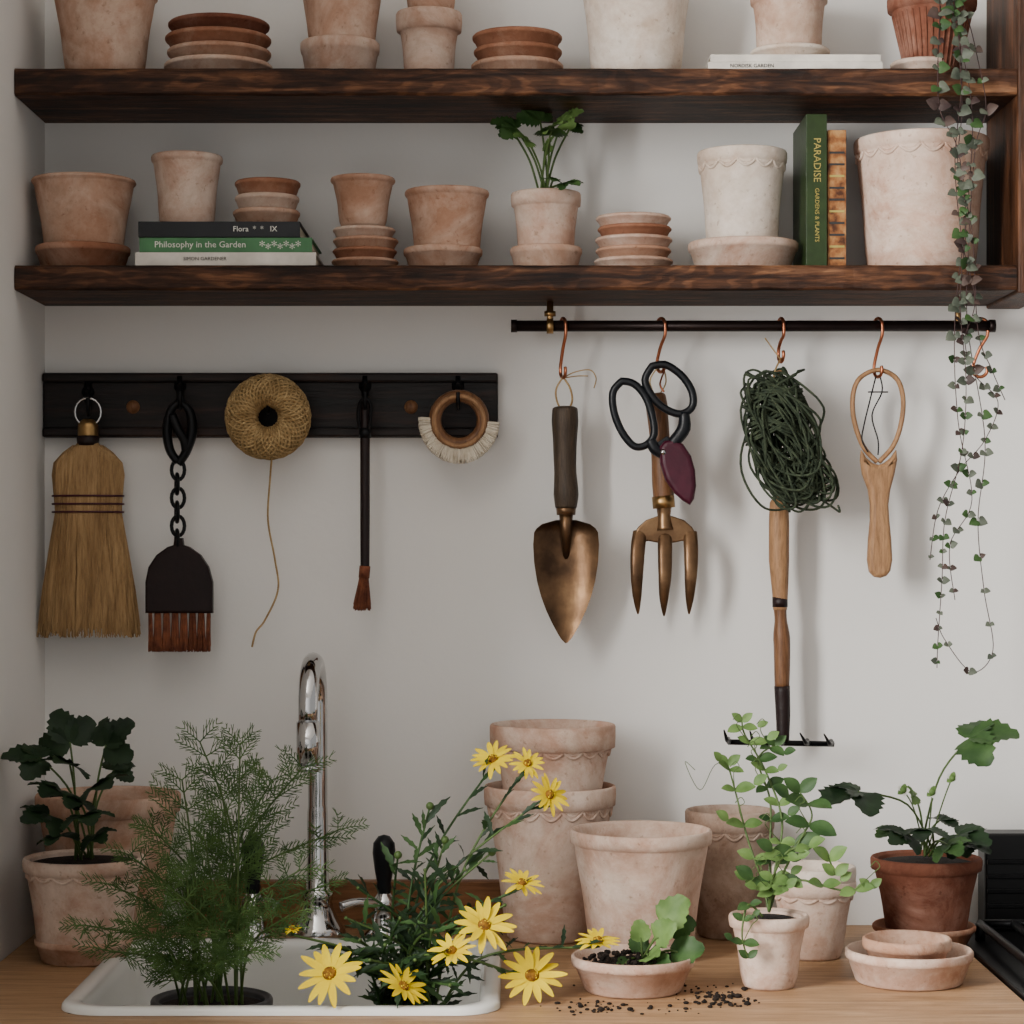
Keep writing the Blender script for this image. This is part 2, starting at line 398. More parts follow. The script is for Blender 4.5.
# ------------------------------------------------------------------ plants helpers
def tri(b,P0,P1,size,mat,sm=ST,up=(0,-.55,.8),teeth=.22,kind='round',bend=.35,r=.0012,n3=3,spread=1.25,droop=.3):
    P0=V(P0);P1=V(P1); mid=P0.lerp(P1,.5)+V((0,0,(P1-P0).length*bend*.4))+V((P0.x-P1.x,0,0))*.12
    b.tube(spl([P0,mid,P1],6),[r*1.2,r],sm,6)
    d=P1-mid; d=V((d.x,d.y-.004,d.z*.25)); 
    if d.length<.004: d=V((R.uniform(-1,1),-.6,.1))
    d.normalize(); n=V(up)+V((R.uniform(-.35,.35),R.uniform(-.2,.2),R.uniform(-.1,.1))); n=(n-d*n.dot(d)).normalized()
    for k in range(n3):
        a=(k-(n3-1)/2)*spread; q=Quaternion(n,a); dd=q@d
        b.blade(P1,dd,n+dd*R.uniform(-.15,.15),size*(1 if a==0 else .88),size*.8,mat,kind,teeth,droop,.10,12,2,.03)
def P(px,py,D): return W(px,py,D)
# shelf herb pot
b=spot('',546,70,52,193,z+.005,TP,rimh=.2,soil=.006)
for (tx,ty,D,sz,m) in [(516,128,.10,.032,LM),(540,120,.08,.034,LM),(562,122,.10,.030,LL),(550,135,.12,.028,LM),(528,140,.12,.024,LL),(566,183,.135,.024,LM),(553,180,.14,.020,LM),(545,150,.09,.02,LL),(570,128,.07,.020,LM),(512,130,.08,.022,LM),(552,128,.13,.024,LL)]:
    tri(b,P(545+R.uniform(-6,6),197,.09),P(tx,ty,D),sz,m,spread=1.0,teeth=.35,r=.0013,bend=.1)
b.done('potted_herb_plant',True)
# string of hearts
def heart(b,c,d,n,L,mat):
    d=V(d).normalized(); n=V(n); n=(n-d*n.dot(d)).normalized(); sd=d.cross(n)
    out=[(0,.12),(.22,0),(.42,.05),(.52,.25),(.42,.5),(.2,.8),(0,1),(-.2,.8),(-.42,.5),(-.52,.25),(-.42,.05),(-.22,0)]
    vs=[c+d*L*.4+n*L*.1]+[c+d*(L*y)+sd*(L*x)-n*(L*.12*abs(x)) for x,y in out]
    m=len(out); b.add(vs,[(0,i+1,(i+1)%m+1) for i in range(m)],mat)
b=B(); s=S(.10); zp=SZ2+e
saucer(b,(922-512)*s,-.10,zp,.022,.030,.038,TP)
pot(b,(932-512)*s,-.10,zp+.006,.095,.030,.054,TR,rimh=.2,soil=.006,ribs=True)
strands=[
 ([(935,-30,.12),(940,5,.17),(938,60,.185),(940,110,.19),(958,150,.19),(966,220,.19),(960,300,.19),(966,380,.18),(962,450,.17),(945,520,.15),(942,580,.14),(938,640,.14),(937,668,.14)],.9),
 ([(940,-30,.12),(955,20,.175),(962,80,.19),(955,160,.19),(962,240,.19),(975,300,.19),(965,340,.18),(975,375,.17),(998,402,.15),(985,440,.15),(960,470,.14),(938,510,.14),(930,560,.14)],.8),
 ([(945,-30,.12),(965,10,.16),(978,60,.18),(986,110,.19),(975,150,.19),(968,260,.19),(968,330,.18),(985,440,.16),(978,520,.14),(984,590,.14),(993,650,.14),(972,672,.14),(945,640,.14),(936,618,.14)],.4),
 ([(960,-30,.12),(960,20,.17),(960,60,.19),(962,110,.19),(958,170,.19),(972,230,.19),(978,330,.18),(992,370,.16),(1005,400,.15)],.7),
 ([(950,-30,.12),(958,30,.18),(972,110,.19),(968,200,.19),(955,320,.18),(958,420,.17),(972,500,.15),(950,545,.14),(955,600,.14)],.7)]
for pts,den in strands:
    pp=spl([P(*q) for q in pts],8); b.tube(pp,.0006,VN,5)
    acc=0
    for i in range(1,len(pp)-1):
        acc+=(pp[i]-pp[i-1]).length
        if acc>.0145/den:
            acc=0; c=pp[i]; f=1-(i/len(pp))*.5
            for sg in (1,-1):
                d=V((sg*R.uniform(.5,1),-R.uniform(.1,.6),R.uniform(-.7,.3)))
                heart(b,c,d,V((R.uniform(-.3,.3),-1,R.uniform(0,.6))),R.uniform(.009,.019)*f,R.choice([LG,LG,LG,LM,LP]))
b.done('string_of_hearts_plant')
# ------------------------------------------------------------------ room shell
XL=-.584
b=B(); b.box((XL-.1,0,0),(1.3,.1,2.6),MW,0); b.done('wall_back')
b=B(); b.box((XL-.1,-1.0,0),(XL,-.0005,2.6),MW,0); b.done('wall_left')
b=B(); b.box((-2.4,-3.6,-.05),(1.8,.1,0),woodmat('floor_boards',[(.3,(.12,.07,.04)),(.7,(.25,.15,.09))],0),0); b.done('floor')
b=B(); b.box((-2.4,-3.6,2.6),(1.8,.1,2.65),MW,0); b.done('ceiling')
# shelves
for zz0,zz1 in ((HZ+(547-290)*S(.175),SZ1),(HZ+(547-95)*S(.175),SZ2)):
    b=B(); n=110; x0,x1=XL+.0008,.592
    vs=[];fs=[]; w=w2=0
    for i in range(n+1):
        x=x0+(x1-x0)*i/n; w=w*.6+R.uniform(-.0009,.0009); w2=w2*.6+R.uniform(-.0009,.0009)
        prof=[(-.0008,zz0),(-.1712+w,zz0+w2*.4),(-.1742+w,zz0+.003+w2),(-.175+w*.6,(zz0+zz1)/2),(-.1744+w2,zz1-.003),(-.1718+w2*1.2,zz1),(-.0008,zz1)]
        vs+= [(x,y,zq) for y,zq in prof]
    k=7
    for i in range(n):
        for j in range(k): fs.append((i*k+j,i*k+(j+1)%k,(i+1)*k+(j+1)%k,(i+1)*k+j))
    fs.append(tuple(range(k))); fs.append(tuple(range(n*k+k-1,n*k-1,-1)))
    b.add(vs,fs,SH,False); b.done('wooden_wall_shelf')
b=B(); b.box((.5925,-.178,HZ+(547-290)*S(.175)-.004),(.635,-.0008,2.45),SHV,.002); b.done('shelf_upright_panel')
# ------------------------------------------------------------------ rail
DR=.06; s=S(DR)
b=B(); zr=zat(326,DR); b.tube([(( 512-512)*s,-DR,zr),((995-512)*s,-DR,zr)],.0068,PIPE,20)
for xx in (514,992): b.tube([((xx-3-512)*s,-DR,zr),((xx+3-512)*s,-DR,zr)],.0078,PIPE,20)
for xx in (550,):
    x=(xx-512)*s
    b.tube([(x,-DR,zr-.006),(x,-DR,HZ+(547-290)*S(.175)-.0005)],[.004,.004],BR,12)
    b.tube([(x-.004,-DR,zr),(x+.004,-DR,zr)],.0095,BR,20)
    b.tube([(x,-DR,zr+.012),(x,-DR,zr+.018)],.007,BR,16)
x=(958-512)*s; b.tube([(x,-DR,zr-.006),(x,-DR,HZ+(547-290)*S(.175)-.0005)],[.004,.004],BR,12)
b.done('hanging_rail')
def hook(px,bot,yaw=60,rr=.0085):
    x=(px-512)*s; zb=zat(bot,DR); b=B(); pts=[]
    c=math.cos(math.radians(yaw)); sn=math.sin(math.radians(yaw)); ro=.0092
    def q(u,z): return V((x+u*c,-DR-u*sn,z))
    for a in range(200,-1,-20): pts.append(q(ro*math.cos(math.radians(a)),zr+ro*math.sin(math.radians(a))))
    zl=zb+rr
    pts.append(q(ro*.95,zr-.012)); pts.append(q(0,(zr+zl)/2)); pts.append(q(-rr*.9,zl+.008))
    for a in range(180,391,21): pts.append(q(rr*math.cos(math.radians(a)),zl+rr*math.sin(math.radians(a))))
    b.tube(spl(pts,3),.0021,CO,10); b.done('copper_s_hook')
for px,bt,yw in ((563,378,70),(661,372,60),(781,362,75),(878,377,65),(980,377,10)): hook(px,bt,yw)
# ------------------------------------------------------------------ rail tools
def wp(l,D): return [( (a-512)*S(D), zat(c,D)) for a,c in l]
def lerpw(T,tab):
    for i in range(len(tab)-1):
        if tab[i][0]<=T<=tab[i+1][0]:
            f=(T-tab[i][0])/(tab[i+1][0]-tab[i][0]); return tab[i][1]+(tab[i+1][1]-tab[i][1])*f
    return tab[-1][1]
D=.062
b=B()
hp=[P(565,406,D),P(565,410,D),P(565,430,D),P(565,460,D),P(566,490,D),P(566,508,D)]
b.tube(spl(hp,5),[.006,.0155,.0165,.0145,.0135,.0155,.013],HG,20)
b.tube([P(566,506,D),P(566,515,D)],[.0125,.0115],BZ,20); b.tube([P(566,512,D),P(566,530,D),P(566,560,D-.012)],[.009,.007,.004],BZ,14)
vs=[];fs=[];nu=30;nv=8
tab=[(0,.020),(.02,.042),(.05,.057),(.1,.065),(.2,.067),(.35,.065),(.5,.059),(.62,.051),(.74,.040),(.85,.027),(.93,.016),(.98,.008),(1,.002)]
for L_ in (0,1):
    for i in range(nu+1):
        t=i/nu; c=P(566,520+123*t,D); hw=lerpw(t,tab)*.5*1.2
        for j in range(-nv,nv+1):
            q=j/nv; vs.append(c+V((hw*q,.016*(1-q*q)*(1-t*.6)*(hw/.04)-.004-L_*.0012,0)))
k=2*nv+1
for L_ in (0,1):
    o=L_*(nu+1)*k
    for i in range(nu):
        for j in range(k-1): fs.append((o+i*k+j,o+i*k+j+1,o+(i+1)*k+j+1,o+(i+1)*k+j))
b.add(vs,fs,BZ)
b.tube(spl([P(563,377,D),P(556,390,D-.004),P(558,404,D-.006),P(565,412,D-.006),P(572,402,D),P(570,388,D),P(563,377,D)],6),.0013,JUT,6)
b.tube(spl([P(563,378,D),P(575,372,D),P(590,370,D+.004),P(596,378,D+.005),P(594,388,D)],6),.0008,JUT,5)
b.tube(spl([P(563,378,D),P(578,376,D),P(588,376,D+.004)],6),.0008,JUT,5)
b.done('garden_trowel')
# fork
b=B(); D=.058
b.tube(spl([P(655,393,D),P(656,400,D),P(659,430,D),P(662,470,D),P(664,503,D)],5),[.005,.0125,.0135,.0125,.012,.0135,.0125],HW,18)
b.tube([P(663,496,D),P(664,508,D)],.0138,BR,20)
b.tube(spl([P(664,506,D),P(664,515,D),P(665,530,D)],4),[.010,.008,.011],BZ,16)
b.poly(wp([(657,516),(672,516),(684,520),(692,527),(697,536),(697,545),(682,541),(672,543),(665,545),(658,543),(648,541),(634,545),(633,536),(638,527),(646,520)],D),D-.003,D+.004,BZ,.002)
for pts_ in ([(640,532),(638,548),(637,570),(637,592),(638,614)],[(665,534),(665,550),(665,575),(664,595),(664,616)],[(690,532),(691,548),(691,570),(690,592),(689,614)]):
    pq=[P(a,c_,D+.012*math.sin(i/4*pi)) for i,(a,c_) in enumerate(pts_)]
    b.tube(spl(pq,6),[.0088,.0090,.0086,.0075,.0055,.001],BZ,12,flat=.45)
b.tube(spl([P(655,396,D),P(650,380,D),P(661,366,D),P(666,382,D),P(657,398,D)],6),.001,JUT,6)
b.done('garden_hand_fork')
# scissors
b=B(); D=.088
def ring(pts_,D,r,mat):
    pp=spl([P(a,c_,D) for a,c_ in pts_]+[P(*pts_[0],D)],5)[:-1]
    b.tube(pp,r,mat,10,closed=True)
ring([(622,381),(634,384),(645,396),(652,415),(654,434),(646,445),(634,446),(622,432),(614,412),(613,392)],D,.0048,BP)
ring([(652,366),(666,365),(682,376),(692,392),(692,407),(680,414),(664,408),(652,396),(645,380)],D,.0048,BP)
b.tube(spl([P(650,440,D),P(655,449,D),P(664,456,D)],4),[.007,.0075,.005],BP,10)
b.tube(spl([P(684,412,D),P(684,428,D),P(674,442,D),P(664,454,D)],4),[.006,.0085,.008,.005],BP,10)
b.poly(wp([(652,446),(667,436),(680,448),(668,464)],D),D-.003,D+.003,BP)
b.tube([P(663,452,D-.007),P(663,452,D+.008)],.0035,CH,12)
b.poly(wp([(659,447),(664,441),(673,439),(683,444),(691,456),(695,470),(696,486),(694,499),(690,505),(683,501),(674,493),(665,480),(660,464)],D),D-.008,D+.008,WINE,.006)
b.tube(spl([P(664,372,.07),P(660,384,.085),P(664,392,.09)],4),.0012,CO,6)
b.done('garden_scissors')
# green twine hank
b=B(); D=.085
for i in range(58):
    cx=R.gauss(785,6); cy=R.uniform(408,460); a=-R.uniform(.0,.6); ry=R.uniform(34,62); rx=R.uniform(6,32)
    dd=R.uniform(-.018,.02); pts=[]; w1=R.uniform(1.5,4); w2=R.uniform(1,3)
    for k2 in range(22):
        t=2*pi*k2/22; x=rx*math.cos(t)*(1+.3*math.sin(t)); y=ry*math.sin(t)
        wob=w1*math.sin(t*3+i)+w2*math.sin(t*5+i*2)
        pts.append(P(cx+x*math.cos(a)-y*math.sin(a)+wob-3,cy+x*math.sin(a)+y*math.cos(a)+wob*.6,D+dd+.014*math.cos(t*2+i)))
    pts=[p if p.y<-.066 else V((p.x,-.066,p.z)) for p in pts]
    b.tube(spl(pts+[pts[0]],2)[:-1],.0015,GT,6,closed=True)
for i in range(34):
    cx=R.uniform(790,812); cy=R.uniform(468,488); rx=R.uniform(10,33); ry=R.uniform(6,26); pts=[]
    for k2 in range(20):
        t=2*pi*k2/20; wob=2.4*math.sin(t*3+i*1.7)
        pts.append(P(cx+rx*math.cos(t)-5*math.sin(t)+wob,cy+ry*math.sin(t)+.4*rx*math.cos(t)+wob,D+R.uniform(-.002,.002)+.013*math.sin(t+i)))
    b.tube(spl(pts+[pts[0]],2)[:-1],.0015,GT,6,closed=True)
for i in range(24):
    y=R.uniform(384,432); tl=R.uniform(-18,18); pts=[]
    for k2 in range(16):
        t=2*pi*k2/16; pts.append(P(774+R.uniform(25,31)*math.cos(t),y+tl*math.cos(t),D+.026*math.sin(t)))
    b.tube(pts,.0015,GT,6,closed=True)
b.tube(spl([P(822,500,D),P(834,508,D),P(840,512,D),P(838,505,D)],4),.0014,GT,5)
b.tube(spl([P(781,360,.063),P(770,345,.07),P(765,338,.075)],4),.0009,JUT,5)
b.tube(spl([P(781,358,.063),P(774,375,.08),P(778,395,D)],4),.0012,JUT,5)
b.done('green_twine_hank')
# hand rake
b=B(); D=.05
b.tube(spl([P(779,370,D),P(779,430,D),P(779,500,D)],4),.004,LW,10)
b.tube(spl([P(779,499,D),P(779,503,D),P(779,525,D),P(779,560,D),P(780,590,D),P(780,610,D)],5),[.006,.0115,.0125,.0125,.010,.0085],LW,18)
b.tube([P(780,597,D),P(780,607,D)],.0095,DB,18)
b.tube(spl([P(780,608,D),P(781,625,D),P(782,650,D),P(782,688,D)],5),[.008,.0075,.0105,.010,.009],HW,18)
b.tube(spl([P(782,686,D),P(783,715,D),P(783,742,D)],4),[.0098,.009,.0075],DB,16)
b.tube([P(728,742,D),P(834,744,D)],.0036,DK,10,flat=1)
for i,px in enumerate((729,755,783,808,832)):
    b.tube(spl([P(px,742+i*.5,D),P(px-1,739+i*.5,D+.018),P(px-2,740+i,D+.045),P(px-5 if i<3 else px-8,730+i,D+.062)],5),[.0034,.003,.0028,.0008],DK,8)
b.done('hand_rake')
# bent wood tool
b=B(); D=.062
b.tube(spl([P(877,462,D),P(863,446,D),P(854,420,D),P(853,395,D),P(860,378,D),P(878,370,D),P(896,378,D),P(903,398,D),P(901,424,D),P(893,446,D),P(879,462,D)],6),.0030,LW,10,flat=2)
b.poly(wp([(861,450),(866,458),(872,463),(878,465),(884,463),(891,457),(896,450),(897,460),(894,475),(890,490),(888,505),(889,520),(891,540),(892,560),(890,571),(886,576),(880,578),(874,577),(869,572),(867,560),(868,540),(870,520),(870,505),(868,490),(862,474),(860,460)],D),D-.009,D+.009,LW,.006)
b.tube(spl([P(876,376,D),P(870,400,D+.003),P(864,425,D+.005),P(862,440,D+.006),P(868,452,D+.008)],5),.001,DK,6)
b.tube(spl([P(880,376,D),P(882,392,D+.003),P(872,415,D+.005),P(878,440,D+.006),P(878,455,D+.009)],5),.001,DK,6)
b.tube([P(868,392,D),P(888,392,D)],.001,DK,6)
b.done('wooden_garden_line_holder')
# ------------------------------------------------------------------ rack board
b=B(); x1=(498-512)*PX; zt_=HZ+(547-374)*PX; zb_=HZ+(547-438)*PX
x0=XL+.001
b.box((x0,-.016,zb_),(x1,-.0006,zt_),RK,.002)
b.box((x0,-.022,zt_-.012),(x1,-.016,zt_),RK,.0028); b.box((x0,-.022,zb_),(x1,-.016,zb_+.012),RK,.0028)
for px in (133,411): b.lathe([(0,.005),(.006,.004),(.0085,0)],W(px,407,.0165),HW,20,Matrix.Rotation(pi/2,3,'X'))
for px,py in ((88,400),(180,394),(268,398),(365,394),(458,394)):
    b.tube(spl([P(px,py-8,.018),P(px,py-8,.03),P(px,py+4,.038),P(px,py+14,.048),P(px,py+10,.062),P(px,py-2,.066)],5),[.003,.003,.0024],DK,10)
    b.lathe([(0,.006),(.006,.004),(.008,0)],W(px,py-8,.0165),DK,16,Matrix.Rotation(pi/2,3,'X'))
    b.tube([P(px,py-18,.019),P(px,py+2,.019)],.0045,DK,10)
b.done('wall_hook_rack')
# straw hand broom
b=B(); D=.048
pts=[P(88+13*math.cos(2*pi*i/20),412+14*math.sin(2*pi*i/20),D) for i in range(20)]; b.tube(pts,.0015,CH,8,closed=True)
b.tube(spl([P(88,419,D),P(88,425,D),P(88,438,D)],3),[.006,.0125,.0125],BR,18); b.tube([P(88,436,D),P(88,446,D)],[.014,.013],DB,18)
prof=[(440,9),(448,17),(455,28),(463,34),(475,36),(497,34),(512,33),(540,38),(590,46),(633,51)]
def hwid(y): return lerpw(y,prof)
nn=24; vs=[];fs=[]
for i,(y,w) in enumerate(prof):
    w2=w*.90; dep=.011+.006*min(1,(y-440)/60)
    for j in range(nn):
        a=2*pi*j/nn; c=P(88,min(y,628),D); vs.append(c+V((w2*S(D)*math.cos(a),dep*math.sin(a),0)))
for i in range(len(prof)-1):
    for j in range(nn): fs.append((i*nn+j,i*nn+(j+1)%nn,(i+1)*nn+(j+1)%nn,(i+1)*nn+j))
fs.append(tuple(range((len(prof)-1)*nn,len(prof)*nn)))
b.add(vs,fs,STR)
for i in range(950):
    a=R.uniform(0,2*pi) if R.random()<.4 else R.uniform(pi,2*pi); rr=R.uniform(.86,1.0)
    u=math.cos(a)*rr; v=math.sin(a)
    pts=[]; yend=R.uniform(620,638)
    jx=R.uniform(-.014,.014)
    for y in (446,453,463,475,497,512,545,590,yend):
        dep=.0125+.006*min(1,(y-440)/60)
        t=(y-440)/195; pts.append(P(88+1.5*max(0,t),y,D)+V((hwid(y)*S(D)*(u+jx*max(0,t-.4)*5),dep*v+R.uniform(-.0006,.0006),0)))
    b.tube(pts,[.0011,.0009,.0006],STR,4,caps=False)
for y in (496,504,512):
    dep=.020
    b.tube([P(88+35.5*math.cos(2*pi*i/36),y,D)+V((0,dep*math.sin(2*pi*i/36),0)) for i in range(36)],.0013,WINE,6,closed=True)
b.done('straw_hand_broom')
# chained brush
b=B(); D=.056
b.tube(spl([P(180,402,D),P(171,410,D),P(167,430,D),P(170,450,D),P(178,462,D)],5),[.004,.006,.005],DK,10,flat=1.4)
b.tube(spl([P(181,402,D),P(190,412,D),P(192,432,D),P(186,452,D),P(178,464,D)],5),[.004,.0065,.005],DK,10,flat=1.4)
b.tube(spl([P(172,415,D+.004),P(178,430,D+.008),P(184,440,D+.006),P(186,450,D+.003)],5),.0055,DK,8)
b.tube(spl([P(178,402,D),P(180,395,D+.004),P(184,404,D)],5),.003,DK,8)
for i in range(6):
    cy=470+i*14; cx=178-(i%2)*1; rx,ry=(6.5,10); 
    pts=[]
    for k2 in range(16):
        t=2*pi*k2/16
        if i%2==0: pts.append(P(cx+rx*math.cos(t),cy+ry*math.sin(t),D))
        else: pts.append(P(cx+2*math.cos(t),cy+ry*math.sin(t),D)+V((0,-rx*S(D)*math.cos(t),0)))
    b.tube(pts,.0023,DK,8,closed=True)
b.poly(wp([(146,613),(213,613),(213,582),(209,567),(201,555),(190,547),(184,545),(183,538),(175,538),(174,545),(168,547),(157,555),(149,567),(146,582)],D),D-.008,D+.008,OX,.003)
for i in range(900):
    x=R.uniform(149,210); dd=R.uniform(-.006,.006)
    clump=round((x-149)/8.7)*8.7+149
    b.tube([P(x*.55+clump*.45,611,D+dd*.6),P(x*.8+clump*.2,632,D+dd),P(x+(x-180)*.02,R.uniform(646,652),D+dd*1.2)],[.001,.0006],RB,4,caps=False)
b.done('chain_hung_dusting_brush')
# twine ball
b=B(); D=.058; c=P(268,417,D); s=S(D); Rm=26.5*s; rm=15.5*s
MX=Matrix.Rotation(pi/2,3,'X')
b.lathe([( Rm+rm*.93*math.cos(2*pi*i/20), rm*.93*math.sin(2*pi*i/20)*1.35) for i in range(21)],c,JUT,40,MX)
pts=[]; N=2600; turns=96
for i in range(N):
    ph=2*pi*turns*i/N; th=2*pi*9.37*i/N
    th2=th+ .9*math.sin(ph*.5)
    rj=rm*(1+.03*math.sin(i*.013))
    p=V(((Rm+rj*math.cos(ph))*math.cos(th2),(Rm+rj*math.cos(ph))*math.sin(th2),rj*1.35*math.sin(ph)))
    pts.append(c+MX@p)
b.tube(pts,.0014,JUT,5)
b.tube(spl([P(272,455,.062),P(270,480,.055),P(268,520,.04),P(275,560,.03),P(278,590,.03),P(265,620,.03),P(256,632,.03),P(252,647,.03)],8),.0013,JUT,6)
b.done('jute_twine_ball')
# slim brush
b=B(); D=.05
b.tube(spl([P(365,402,D),P(365,440,D),P(365,500,D),P(365,575,D)],5),[.0045,.006,.006,.006,.0055],DB,14)
b.tube(spl([P(365,434,D),P(359,425,D+.004),P(359,405,D+.01),P(366,398,D+.014),P(371,408,D+.01),P(369,428,D+.004),P(366,436,D)],5),.0022,DK,8)
b.tube([P(365,428,D),P(365,438,D)],.0075,DK,14)
b.tube([P(365,566,D),P(364,578,D)],.0068,RB,14)
for i in range(260):
    a=R.uniform(0,2*pi); q=R.random()**.5; b.tube([P(364+4*q*math.cos(a),576,D)+V((0,.004*q*math.sin(a),0)),P(362+9*q*math.cos(a),R.uniform(603,611),D)+V((0,.007*q*math.sin(a),0))],[.0008,.0005],RB,4,caps=False)
b.done('slim_cleaning_brush')
# round ring brush
b=B(); D=.056
b.tube([P(459+24*math.cos(2*pi*i/40),420+24*math.sin(2*pi*i/40),D) for i in range(40)],.0078,HW,14,closed=True)
b.tube([P(459+25*math.cos(2*pi*i/40),421+25*math.sin(2*pi*i/40),D+.007) for i in range(40)],.003,LW,10,closed=True)
for i in range(2200):
    a=R.uniform(.02*pi,1.02*pi); dd=R.uniform(-.008,.004); r1=R.uniform(39,44)
    c0=P(459+24*math.cos(a),420+24*math.sin(a),D+dd); c1=P(459+r1*math.cos(a)*.93,420+r1*math.sin(a),D+dd*1.6)
    b.tube([c0,c1],[.001,.0008],WB,4,caps=False)
b.done('ring_handled_scrubbing_brush')
# ------------------------------------------------------------------ worktop, sink, tap
SX0,SX1,SY0,SY1=-.462,-.012,-.545,-.135
hx0,hx1,hy0,hy1=SX0+.012,SX1-.012,SY0+.012,SY1-.012
b=B(); CX0,CX1,CY=XL+.001,.532,-.70
b.box((CX0,hy1,CT-.04),(CX1,-.0008,CT),OAK,0)
b.box((CX0,CY,CT-.04),(CX1,hy0,CT),OAK,0)
b.box((CX0,hy0,CT-.04),(hx0,hy1,CT),OAK,0); b.box((hx1,hy0,CT-.04),(CX1,hy1,CT),OAK,0)
b.done('oak_worktop')
def rr(x0,x1,y0,y1,r,z,n=8):
    o=[]
    for (cx,cy,a0) in ((x1-r,y1-r,0),(x0+r,y1-r,pi/2),(x0+r,y0+r,pi),(x1-r,y0+r,1.5*pi)):
        for i in range(n+1):
            a=a0+pi/2*i/n; o.append(V((cx+r*math.cos(a),cy+r*math.sin(a),z)))
    return o
def loft(b,rings,mat):
    k=len(rings[0]); vs=[p for r_ in rings for p in r_]; fs=[]
    for i in range(len(rings)-1):
        for j in range(k): fs.append((i*k+j,i*k+(j+1)%k,(i+1)*k+(j+1)%k,(i+1)*k+j))
    fs.append(tuple(range((len(rings)-1)*k,len(rings)*k))); b.add(vs,fs,mat)
b=B(); SB=CT-.15
def ins(d,z,r): return rr(SX0+d,SX1-d,SY0+d,SY1-d,r,z)
loft(b,[ins(0,CT+.0005,.045),ins(.0005,CT+.005,.045),ins(.003,CT+.008,.043),ins(.016,CT+.008,.036),ins(.02,CT+.005,.034),ins(.023,CT-.01,.032),ins(.027,SB+.03,.032),ins(.035,SB+.008,.03),ins(.06,SB,.02)],EN)
b.lathe([(0,.004),(.02,.004),(.03,.002),(.032,0)],(-.2,-.34,SB+.001),CH,24)
b.done('enamel_sink')
b=B(); b.box((-.405,-.021,CT+.0005),((512-512)*PX,-.0008,HZ-(879-547)*PX),UPW,.002); b.done('wooden_upstand')
# base cabinet
b=B(); CAB=mk('cabinet_paint',(.42,.42,.39),10,.5,0,.05)
for xa in (CX0,-.005,CX1-.018): b.box((xa,-.66,.1),(xa+.018,-.01,CT-.0405),CAB,.001)
b.box((CX0,-.60,.0),(CX1,-.58,.1),CAB,.001)
for i in range(3):
    xa=CX0+.002+i*(CX1-CX0)/3; xb=xa+(CX1-CX0)/3-.004
    b.box((xa,-.682,.105),(xb,-.662,CT-.0405),CAB,.002); b.box((xa+.05,-.688,.16),(xb-.05,-.682,CT-.1),CAB,.002)
    b.ball((xb-.03,-.70,.7),.013,BR)
b.done('base_cabinet')
# tap
b=B(); TX=(318-512)*S(.07); TY=-.075
zs0=CT
b.lathe([(0,0),(.034,0),(.035,.005),(.031,.012),(.024,.022),(.019,.034),(.0175,.042),(.019,.045),(.019,.052),(.014,.057),(.0125,.15),(.0115,.16)],(TX,TY,zs0),CH,40)
ztop=zat(662,.12)
pts=[V((TX,TY,zs0+.05)),V((TX,TY,zs0+.15)),V((TX,TY,ztop-.06))]
rad=.052; dirv=V((-.02,-1,0)).normalized()
for i in range(0,13):
    a=pi-pi*i/12; pts.append(V((TX,TY,ztop-rad))+dirv*(rad+rad*math.cos(a))+V((0,0,rad*math.sin(a))))
e_=V((TX,TY,0))+dirv*2*rad
pts.append(V((e_.x,e_.y,ztop-rad-.02)))
b.tube(pts,.0118,CH,24)
b.tube([V((e_.x,e_.y,ztop-rad-.015)),V((e_.x,e_.y,ztop-rad-.068))],.0138,CH,24)
b.tube([V((e_.x,e_.y,ztop-rad-.066)),V((e_.x,e_.y,ztop-rad-.073))],.0148,CH,24)
b.done('chrome_swan_neck_tap',True)
for px in (253,384):
    b=B(); D=.085; x=(px-512)*S(D)
    b.lathe([(0,0),(.024,0),(.024,.004),(.016,.012),(.013,.034),(.016,.038),(.013,.046),(.007,.054)],(x,-D,CT),CH,32)
    b.lathe([(.006,.046),(.0085,.056),(.0095,.06),(.0085,.066),(.0115,.082),(.0140,.102),(.013,.114),(.007,.122),(0,.124)],(x,-D,CT),BP,24)
    b.tube(spl([V((x,-D,CT+.038)),V((x-.03 if px>300 else x+.02,-D-.02,CT+.045)),V((x-.05 if px>300 else x+.032,-D-.03,CT+.041))],4),[.007,.0055,.006],CH,12)
    b.done('black_handled_tap_valve',True)
# ------------------------------------------------------------------ cooker
b=B(); cx0=.536
b.box((cx0,-.66,.02),(1.14,-.03,CT-.02),BLK,.003)
b.box((cx0,-.69,CT-.02),(1.14,-.001-.03,CT+.002),BLK,.003)
b.box(((984-512)*S(.05),-.055,CT+.002),(1.14,-.012,zat(831,.03)),BLK,.003)
for i in range(4): b.box(((986-512)*S(.05),-.059,CT+.03+i*.018),(1.13,-.055,CT+.036+i*.018),DK,.001)
for gx in (.60,.66,.72,.8,.88,.96): b.tube([(gx,-.58,CT+.022),(gx,-.12,CT+.022)],.005,DK,8)
for gy in (-.58,-.35,-.12): b.tube([(.56,gy,CT+.022),(1.05,gy,CT+.022)],.005,DK,8)
for gx in (.56,1.05):
    b.tube([(gx,-.58,CT+.022),(gx,-.12,CT+.022)],.005,DK,8)
    for gy in (-.58,-.12): b.tube([(gx,gy,CT+.022),(gx,gy,CT+.001)],.006,DK,8)
for gx in (.68,.92):
    for gy in (-.46,-.24): b.lathe([(0,.014),(.03,.014),(.035,.01),(.045,.006),(.05,0)],(gx,gy,CT+.002),DK,28)
for i in range(4): b.tube([(.62+i*.13,-.69,CT-.06),(.62+i*.13,-.715,CT-.06)],.02,DK,20)
b.tube([(.6,-.70,.72),(1.08,-.70,.72)],.01,CH,14)
b.done('black_range_cooker')
